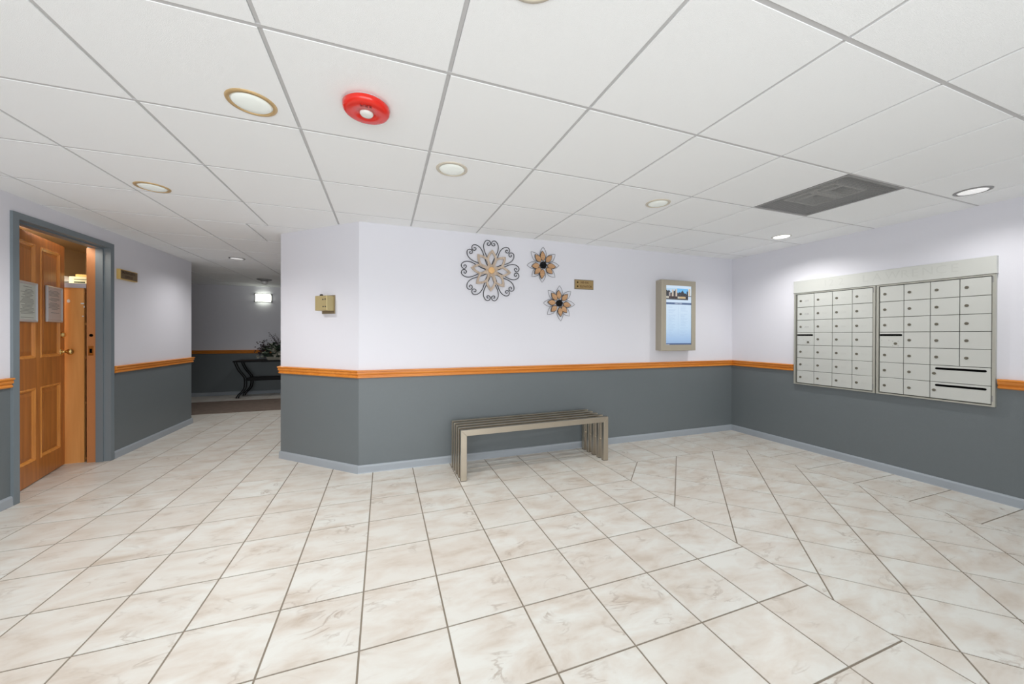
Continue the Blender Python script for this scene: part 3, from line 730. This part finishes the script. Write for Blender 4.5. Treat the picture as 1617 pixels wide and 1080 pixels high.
# the photograph shown on the screen: flat picture of pale buildings and dark trees under blue sky
me = MB(fB); cols = []; NX, NZ = 44, 17; pu0, pu1, pz0, pz1 = su0+.002, 3.410, 1.634, 1.768
rr = random.Random(12)
for i in range(NX):
    for j in range(NZ):
        x0_, x1_ = pu0+(pu1-pu0)*i/NX, pu0+(pu1-pu0)*(i+1)/NX; a_, b__ = pz0+(pz1-pz0)*j/NZ, pz0+(pz1-pz0)*(j+1)/NZ
        fx, fz = (i+.5)/NX, (j+.5)/NZ
        tree = 0.74+0.10*math.sin(fx*19)+0.07*math.sin(fx*43+1)-0.25*max(0, fx-.45)+ (0.3 if fx > .93 else 0)
        c = (120, 190, 240) if fx > .5 else (186, 214, 238)
        if fz < tree: c = rr.choice([(44, 48, 54), (62, 66, 74), (84, 84, 92), (52, 48, 52)])
        for bx0, bx1, bt_, bc in ((.14, .21, .62, (168, 160, 158)), (.28, .335, .86, (206, 194, 180)), (.43, .49, .92, (214, 198, 184)), (.24, .27, .5, (150, 120, 120))):
            if bx0 < fx < bx1 and .30 < fz < bt_: c = bc
        if fz < .30: c = (196, 192, 180) if fx < .14 or .52 < fx < .62 else ((206, 178, 136) if .62 < fx < .88 else rr.choice([(58, 44, 48), (40, 40, 44), (86, 66, 66)]))
        if fz < .10: c = (78, 80, 84)
        me.poly([(x0_, a_, 0.0903), (x1_, a_, 0.0903), (x1_, b__, 0.0903), (x0_, b__, 0.0903)], [(0, 1, 2, 3)]); cols.append(c)
pc = me.build('screen_picture', None, scr, 'picture of pale tower buildings and dark trees', recalc=False)
pc.data.materials.clear()
ca = pc.data.color_attributes.new('tint', 'FLOAT_COLOR', 'CORNER')
for pi_, p in enumerate(pc.data.polygons):
    for li in p.loop_indices: ca.data[li].color = (*lin(cols[pi_]), 1)
pm_, t_, b_ = new_mat('screen_photo'); at_ = t_.nodes.new('ShaderNodeVertexColor'); at_.layer_name = 'tint'
t_.links.new(at_.outputs['Color'], b_.inputs['Emission Color']); b_.inputs['Emission Strength'].default_value = 1; b_.inputs['Base Color'].default_value = (0, 0, 0, 1)
pc.data.materials.append(pm_)
sl('picture_strip', (3.418, 1.684), (su1-.012, 1.768), emis('strip_warm', (214, 196, 170)))
sl('picture_strip', (3.418, 1.640), (su1-.012, 1.676), emis('strip_blue', (206, 216, 232)))
sl('picture_strip', (3.408, 1.676), (su1, 1.684), emis('strip_dark', (60, 64, 72)))

# ------------------------------------------------------------------ mailboxes
ZR = [1.658, 1.519, 1.3815, 1.249, 1.115, 0.979, 0.844, 0.711]
NUM_L = [['209', '217', '310', '316'], ['208', '216', '308', '317'], ['204', '215', '306', '314'], [None, '213', '305', '313'], ['203', '212', '304', '312'], ['202', '211', '303', '310'], ['201', '210', '302', '309']]
fRt = lambda c, zc, w0: (lambda a, b_, w: fR(c-a, zc+b_, w0+w))
lock_me = {}
def mail_unit(yl, yr, zt, zb, cols_, nums, label, big):
    """yl is the left side seen from the room (larger y)"""
    t = empty('mailbox_unit', (XR, (yl+yr)/2, zb), label, 'mailbox', 'recessed mailbox banks on the right wall')
    o_ = [(yr, zb), (yl, zb), (yl, zt), (yr, zt)]
    fw, fb_ = 0.016, 0.011
    i_ = [(yr+fw, zb+fb_), (yl-fw, zb+fb_), (yl-fw, zt-fb_), (yr+fw, zt-fb_)]
    MB(fR).ring(o_, i_, 0.0, 0.024).build('outer_frame', M['alu_edge'], t)
    j_ = [(yr+fw+.005, zb+fb_+.004), (yl-fw-.005, zb+fb_+.004), (yl-fw-.005, zt-fb_-.004), (yr+fw+.005, zt-fb_-.004)]
    MB(fR).box((yr+fw, zb+fb_, 0.0), (yl-fw, zt-fb_, 0.006)).build('backing', M['alu_dark'], t)
    for z in (zb+0.06, zt-0.04):
        MB(fR).box((yr+fw-.006, z-.022, .024), (yr+fw, z+.022, .0245)).build('hinge_leaf', M['grey_trim'], t)
    g = 0.0022
    for r in range(7):
        for c in range(4):
            if big and r >= 5 and c == 3: continue
            ya, yb_ = cols_[c], cols_[c+1]
            if big and r >= 5 and c == 2: yb_ = cols_[4]
            z1_, z0_ = ZR[r], ZR[r+1]
            m = MB(fR); m.bbox((yb_+g, z0_+g, 0.004), (ya-g, z1_-g, 0.019), 0.0015)
            slot = (r == 3 and c == 0); wide = big and r >= 5 and c == 2
            d = m.build('mailbox_door', M['alu'], t, 'outgoing mail door with black slot' if slot else ('wide parcel door with black slot' if wide else None))
            if wide: lu, lz = ya-0.024, z1_-0.067
            elif slot: lu, lz = ya-0.108, z0_+0.033
            else: lu, lz = ya-0.036, z1_-0.070
            key = 'lock'
            if key not in lock_me:
                m = MB(lambda u, v, w: (-w, u, v)); m.lathe((0, 0), [(0.0112, 0), (0.0112, 0.003), (0.009, 0.0045), (0.0005, 0.0045)], 14)
                lk = m.build('lock', M['lock'], d, origin=(0, 0, 0)); lock_me[key] = lk.data
                m = MB(lambda u, v, w: (-w, u, v)); m.box((-.0012, -.005, .0045), (.0012, .005, .0048)); m.cur = 0
            else: lk = link('lock', lock_me[key], (0, 0, 0), d)
            lk.location = Vector(fR(lu, lz, 0.019))-WORLD[d]; WORLD[lk] = Vector(fR(lu, lz, 0.019))
            if slot or wide:
                a_, b2 = (ya-0.010, yb_+0.016) if slot else (ya-0.038, yb_+0.030)
                zc = z1_-0.026; hh = 0.0088
                o2 = [(b2+hh*math.cos(q)*-1 if False else b2-hh*math.sin(q), zc+hh*math.cos(q)) for q in [PI*i/6 for i in range(7)]]+[(a_+hh*math.sin(q), zc-hh*math.cos(q)) for q in [PI*i/6 for i in range(7)]]
                MB(fR).prism(o2, 0.0188, 0.0194).build('mail_slot', M['black'], d)
                if slot:
                    for uu, zz in ((ya-.015, z0_+.062), (ya-.065, z0_+.062), (ya-.09, z0_+.052), (ya-.125, z0_+.052), (ya-.09, z0_+.014), (ya-.125, z0_+.014)):
                        m = MB(fR); m.lathe((uu, zz), [(0.0022, 0.0189), (0.0022, 0.0196)], 8); m.build('rivet', M['lock'], d)
            elif nums and nums[r][c]:
                faint = not (c == 0 and r < 3)
                text('number', nums[r][c], 0.027, M['ink_faint'] if faint else M['ink'], fRt((ya+yb_)/2-0.012, lz-0.003, 0.0191), d)
    return t
mail_unit(2.633, 1.948, 1.672, 0.694, [2.605, 2.443, 2.282, 2.121, 1.967], NUM_L, 'left bank of aluminium mailboxes with numbered doors', False)
mail_unit(1.940, 1.267, 1.672, 0.694, [1.920, 1.761, 1.602, 1.443, 1.286], None, 'right bank of aluminium mailboxes with two wide slotted parcel doors', True)
hd = empty('mailbox_header', (XR, 1.949, 1.672), 'plain aluminium header strip above both mailbox banks with faint address letters', 'header panel')
m = MB(fR); m.bbox((1.262, 1.674, 0.0), (2.636, 1.804, 0.030), 0.002); hp = m.build('header_panel', M['alu'], hd)
for ch, yc in (('1', 2.337), ('2', 2.287), ('2', 2.205), ('L', 2.020), ('A', 1.935), ('W', 1.832), ('R', 1.752), ('E', 1.690), ('N', 1.615), ('C', 1.540), ('E', 1.468)):
    text('letter', ch, 0.095, M['ink_faint'], fRt(yc, 1.745, 0.0301), hp)

# ------------------------------------------------------------------ ceiling fittings
def downlight(c, r, trim, lensm, label, group, watts, col=(1, 0.98, 0.96)):
    t = empty('downlight', (c[0], c[1], CEIL), label, 'ceiling light', group)
    n = 40; circ = lambda rad: [(c[0]+rad*math.cos(2*PI*i/n), c[1]+rad*math.sin(2*PI*i/n)) for i in range(n)]
    m = MB(fCe); m.smooth = True
    V = []
    for rad, w in ((r, 0.0), (r-0.002, 0.004), (r*0.83, 0.006), (r*0.815, 0.002), (r*0.815, -0.010)): V += [(x, y, w) for x, y in circ(rad)]
    m.poly(V, [(k*n+i, k*n+(i+1) % n, (k+1)*n+(i+1) % n, (k+1)*n+i) for k in range(4) for i in range(n)])
    m.build('trim_ring', trim, t, origin=(c[0], c[1], CEIL))
    m = MB(fCe); m.lathe(c, [(r*0.83, -0.0040), (r*0.83, -0.0020)], n); m.build('gap_shade_ring', M['gap'], t)
    m = MB(fCe); m.smooth = True; m.lathe(c, [(r*0.775, -0.003), (r*0.775, 0.003), (r*0.74, 0.0055), (r*0.45, 0.0085), (0.001, 0.0095)], n, caps=False); m.build('lens', lensm, t)
    if watts:
        l = bpy.data.lights.new('downlight_lamp', 'SPOT'); l.shadow_soft_size = 0.0; l.energy = watts; l.color = col
        l.spot_size = math.radians(150); l.spot_blend = 1.0
        lo = bpy.data.objects.new('downlight_lamp', l); COL.objects.link(lo); lo.location = (c[0], c[1], CEIL-0.014)
    return t
gl = 'recessed ceiling downlights'
downlight((-0.531, 1.818), 0.093, M['gold_trim'], M['lens'], 'gold trimmed downlight nearest the red alarm, on its left', gl, DL[0])
downlight((-1.462, 3.083), 0.093, M['gold_trim'], M['lens'], 'gold trimmed downlight nearest the office doorway', gl, DL[1])
downlight((0.382, 2.131), 0.093, M['pale_trim'], M['lens'], 'downlight between the red alarm and the large wall flower', gl, DL[2])
downlight((1.926, 2.149), 0.088, M['pale_trim'], M['lens'], 'thin trimmed downlight in mid ceiling, left of the grey return grille', gl, DL[3])
downlight((3.716, 2.442), 0.085, M['white_trim'], M['lens_bright'], 'brightest downlight, glaring near the right wall corner', gl, DL[4], (1, 0.98, 0.95))
downlight((3.765, 1.234), 0.088, M['grey_trim'], M['lens_hall'], 'grey trimmed downlight above the mailboxes at the right edge', gl, DL[5])
downlight((0.387, 0.898), 0.093, M['pale_trim'], M['lens'], 'downlight cut off by the top edge of the view', gl, DL[6])
downlight((-1.790, 5.576), 0.090, M['grey_trim'], M['lens_hall'], 'grey trimmed downlight in the corridor ceiling', gl, DL[7])

al = empty('fire_alarm', (-0.068, 1.663, CEIL), 'round red fire alarm with clear strobe lens on the ceiling', 'fire alarm')
ac = (-0.070, 1.664)
m = MB(fCe); m.smooth = True; m.lathe(ac, [(0.084, 0.0), (0.084, 0.006), (0.080, 0.009)], 40); m.build('base_ring', M['white_plastic'], al, 'white base ring')
m = MB(fCe); m.smooth = True; m.lathe(ac, [(0.088, 0.005), (0.096, 0.012), (0.094, 0.026), (0.088, 0.034), (0.080, 0.037), (0.060, 0.038), (0.030, 0.0385), (0.028, 0.034)], 40); m.build('sounder_body', M['red'], al)
m = MB(fCe); m.smooth = True; m.lathe(ac, [(0.028, 0.030), (0.0275, 0.040), (0.023, 0.045), (0.012, 0.047), (0.001, 0.0475)], 20, caps=False); m.build('strobe_lens', M['clear'], al, 'clear strobe lens')
text('lettering', 'FIRE', 0.026, M['red_dark'], lambda a, b_, w: (ac[0]+a, ac[1]-0.058-b_*-1, CEIL-0.0392-w), al)

sd = empty('smoke_detector', (-2.004, 7.497, CEIL), 'small flared ceiling smoke detector above the corridor end', 'smoke detector')
m = MB(fCe); m.smooth = True; m.lathe((-2.0, 7.5), [(0.115, 0), (0.112, 0.012), (0.06, 0.026), (0.052, 0.04)], 24); m.build('mounting_base', M['grey_trim'], sd)
m = MB(fCe); m.smooth = True; m.lathe((-2.0, 7.5), [(0.05, 0.03), (0.048, 0.072), (0.030, 0.092), (0.002, 0.096)], 20); m.build('sensor_head', M['white_plastic'], sd)

# return-air grille
vg = empty('air_return_grille', (2.977, 1.664, CEIL), 'grey perforated return air panel in the ceiling grid', 'air vent')
gx0, gx1, gy0, gy1 = 2.672+.0085, 3.282-.0085, 1.359+.0085, 1.969-.0085
o_ = rect(gx0, gy0, gx1, gy1); i_ = rect(gx0+.018, gy0+.018, gx1-.018, gy1-.018)
MB(fCe).ring(o_, i_, -0.006, 0.0).build('grille_frame', M['grille'], vg)
m = MB(fCe); nb = 40
for i in range(nb):
    a = gx0+.018+(gx1-gx0-.036)*(i+.5)/nb; m.box((a-.0016, gy0+.018, -.0030), (a+.0016, gy1-.018, -.0022))
    a = gy0+.018+(gy1-gy0-.036)*(i+.5)/nb; m.box((gx0+.018, a-.0016, -.0022), (gx1-.018, a+.0016, -.0014))
m.build('perforated_face', M['grille'], vg, kind='stuff')
m = MB(fCe); m.ring(rect(2.672, 1.359, 3.282, 1.969), rect(2.676, 1.363, 3.278, 1.965), -0.30, -0.012); m.box((2.672, 1.359, -0.31), (3.282, 1.969, -0.30)); m.build('plenum_box', M['duct'], vg)
m = MB(fCe); m.ring(rect(2.80, 1.50, 3.14, 1.83), rect(2.82, 1.52, 3.12, 1.81), -0.08, -0.02); m.box((2.82, 1.64, -.05), (3.12, 1.68, -.025)); m.box((2.90, 1.52, -.06), (2.94, 1.81, -.03)); m.build('duct_collar', M['white_trim'], vg)

# ------------------------------------------------------------------ far hall: sconce, table, flowers, runner
sn = empty('wall_sconce', (-2.320, 8.66, 1.875), 'lit rectangular wall sconce with curved glass in the far hall', 'wall light')
fF = lambda u, v, w: (u, 8.66-w, v)
su, sw, s0, s1 = -2.325, 0.148, 1.885, 2.045
MB(fF).box((su-sw, s0-.006, 0), (su+sw, s1+.006, 0.012)).build('back_plate', M['chrome'], sn)
m = MB(fF); m.smooth = True; n = 14; arc = [(su-sw*0.93+2*sw*0.93*i/n, 0.014+0.075*math.sin(PI*i/n)**0.7 if 0 < i < n else 0.014) for i in range(n+1)]
m.poly([(u, s0, w) for u, w in arc]+[(u, s1, w) for u, w in arc], [(i, i+1, n+2+i, n+1+i) for i in range(n)]); m.build('glass_diffuser', M['sconce_glow'], sn, 'glowing white glass')
for z in (s0, s1):
    m = MB(fF); m.tube([(u, z, w+.003) for u, w in arc], 0.004, 6); m.build('chrome_rail', M['chrome'], sn)
for u in (su-sw, su+sw):
    for z in (s0+.01, s1-.01):
        m = MB(fF); m.box((u-.010, z-.018, 0), (u+.010, z+.018, .03)); m.build('corner_clip', M['chrome'], sn)
ct = empty('console_table', (-1.95, 8.27, 0.008), 'black iron console table with scrolled legs in the far hall', 'table')
TX0, TX1, TY0, TY1, TZ = -2.655, -1.245, 8.06, 8.49, 0.690
m = MB(); m.bbox((TX0, TY0, TZ), (TX1, TY1, TZ+0.028), 0.004); m.build('tabletop', M['iron'], ct)
Lp = [(0.012, 0.69), (0.035, 0.62), (0.075, 0.53), (0.130, 0.45), (0.170, 0.385), (0.178, 0.30), (0.168, 0.20), (0.130, 0.125), (0.075, 0.065), (0.045, 0.012)]
for side in (1, -1):
    for y in (TY0+0.03, TY1-0.05):
        m = MB()
        for off in (0.0, 0.034):
            pts = [((TX0+p+off if side > 0 else TX1-p-off), y, z+0.008-(0.008 if z < .02 else 0)) for p, z in spline(Lp, 4)]
            m.tube(pts, 0.011, 6)
        m.build('leg', M['iron'], ct)
m = MB(); m.box((TX0+.19, TY0+.10, .325), (TX1-.19, TY1-.12, .385)); m.build('lower_stretcher', M['iron'], ct)
for x in (TX0+.185, TX1-.185):
    m = MB(); m.tube([(x, TY0+.03, .35), (x, TY1-.05, .35)], .011, 6); m.build('cross_rod', M['iron'], ct)
va = empty('flower_arrangement', (-1.90, 8.26, TZ+.028), 'dark leaves, berries and cream flowers in a low pale planter', 'flower arrangement')
pz = TZ+.028
m = MB(); p0 = rect(-2.13, 8.19, -1.67, 8.33); p1 = rect(-2.15, 8.17, -1.65, 8.35)
m.poly([(x, y, pz) for x, y in p0]+[(x, y, pz+.062) for x, y in p1], [(0, 3, 2, 1), (4, 5, 6, 7)]+[(i, (i+1) % 4, 4+(i+1) % 4, 4+i) for i in range(4)]); m.build('planter', M['pot'], va)
rr = random.Random(21)
def leaf(mb, c, d, L, wd, roll):
    d = Vector(d).normalized(); s_ = d.cross(Vector((0, 0, 1)));
    if s_.length < .1: s_ = Vector((1, 0, 0))
    s_.normalize(); nrm = s_.cross(d); s_ = s_*math.cos(roll)+nrm*math.sin(roll); nrm = s_.cross(d); c = Vector(c)
    P = [c, c+d*L*.3+s_*wd*.8+nrm*.005, c+d*L*.65+s_*wd*.8-nrm*.002, c+d*L-nrm*.02, c+d*L*.65-s_*wd*.8-nrm*.002, c+d*L*.3-s_*wd*.8+nrm*.005, c+d*L*.45-nrm*.012]
    mb.poly([tuple(p) for p in P], [(0, 1, 6), (1, 2, 6), (2, 3, 6), (3, 4, 6), (4, 5, 6), (5, 0, 6)])
dk, pl_, st_, be = MB(), MB(), MB(), MB()
for k in range(330):
    a = rr.uniform(0, 2*PI); el = rr.uniform(-.15, 1.35); R_ = rr.uniform(.05, 1)
    c = (-1.90+math.cos(a)*math.cos(el)*.36*R_, 8.26+math.sin(a)*math.cos(el)*.15*R_, pz+.09+math.sin(el)*.26*R_)
    leaf(dk if rr.random() < .72 else pl_, c, (math.cos(a)+rr.uniform(-.4, .4), math.sin(a), rr.uniform(-.3, 1)), rr.uniform(.06, .12), rr.uniform(.020, .034), rr.uniform(-1, 1))
for (x, z, a) in ((-2.02, 1.02, 2.2), (-1.98, .98, .9), (-1.90, 1.06, 1.3), (-1.84, 1.0, .6), (-2.08, .95, 2.6), (-1.95, .92, 1.8)):
    leaf(dk, (x, 8.19, z-.06), (math.cos(a), -.4, math.sin(a)), .17, .045, .3); leaf(pl_, (x, 8.186, z-.05), (math.cos(a), -.4, math.sin(a)), .13, .016, .3)
for k in range(26):
    a = rr.uniform(0, PI); h = rr.uniform(.25, .52); x = -1.95+math.cos(a)*.20*rr.random()
    pts = [(-1.93, 8.26, pz+.05), (x*.5-1.93*.5+.0, 8.25, pz+.05+h*.5), (x+math.cos(a)*.10, 8.24+rr.uniform(-.05, .05), pz+.05+h)]
    st_.tube(pts, .0025, 4)
    for q in range(5): be.ball((pts[2][0]+rr.uniform(-.03, .03), pts[2][1], pts[2][2]-rr.random()*.10), .006, 6)
for k in range(90):
    be.ball((-2.20+rr.gauss(0, .06), 8.2+rr.uniform(-.05, .05), pz+.24+rr.gauss(0, .07)), .012, 6)
dk.build('dark_leaves', M['leaf'], va, kind='stuff', recalc=False); pl_.build('pale_leaves', M['leaf_pale'], va, kind='stuff', recalc=False)
st_.build('twigs', M['berry'], va, kind='stuff'); be.build('berries', M['berry'], va, kind='stuff')
for x, z in ((-2.02, .90), (-1.92, .86), (-1.99, .82), (-2.28, .79), (-1.80, .90)):
    m = MB()
    for q in range(7):
        a = q*2*PI/7; leaf(m, (x, 8.15, z), (math.cos(a), -.35, math.sin(a)), .055 if z > .8 else .035, .020, .2)
    m.build('cream_flower', M['petal'], va, recalc=False)
rn = MB(); rn.bbox((-4.5, 6.69, 0.0), (0.5, 7.86, 0.008), 0.003)
ro = rn.build('carpet_runner', M['carpet'], origin=(-2, 7.27, 0)); tag(ro, 'dark brown carpet runner laid across the far hall tiles', 'carpet')
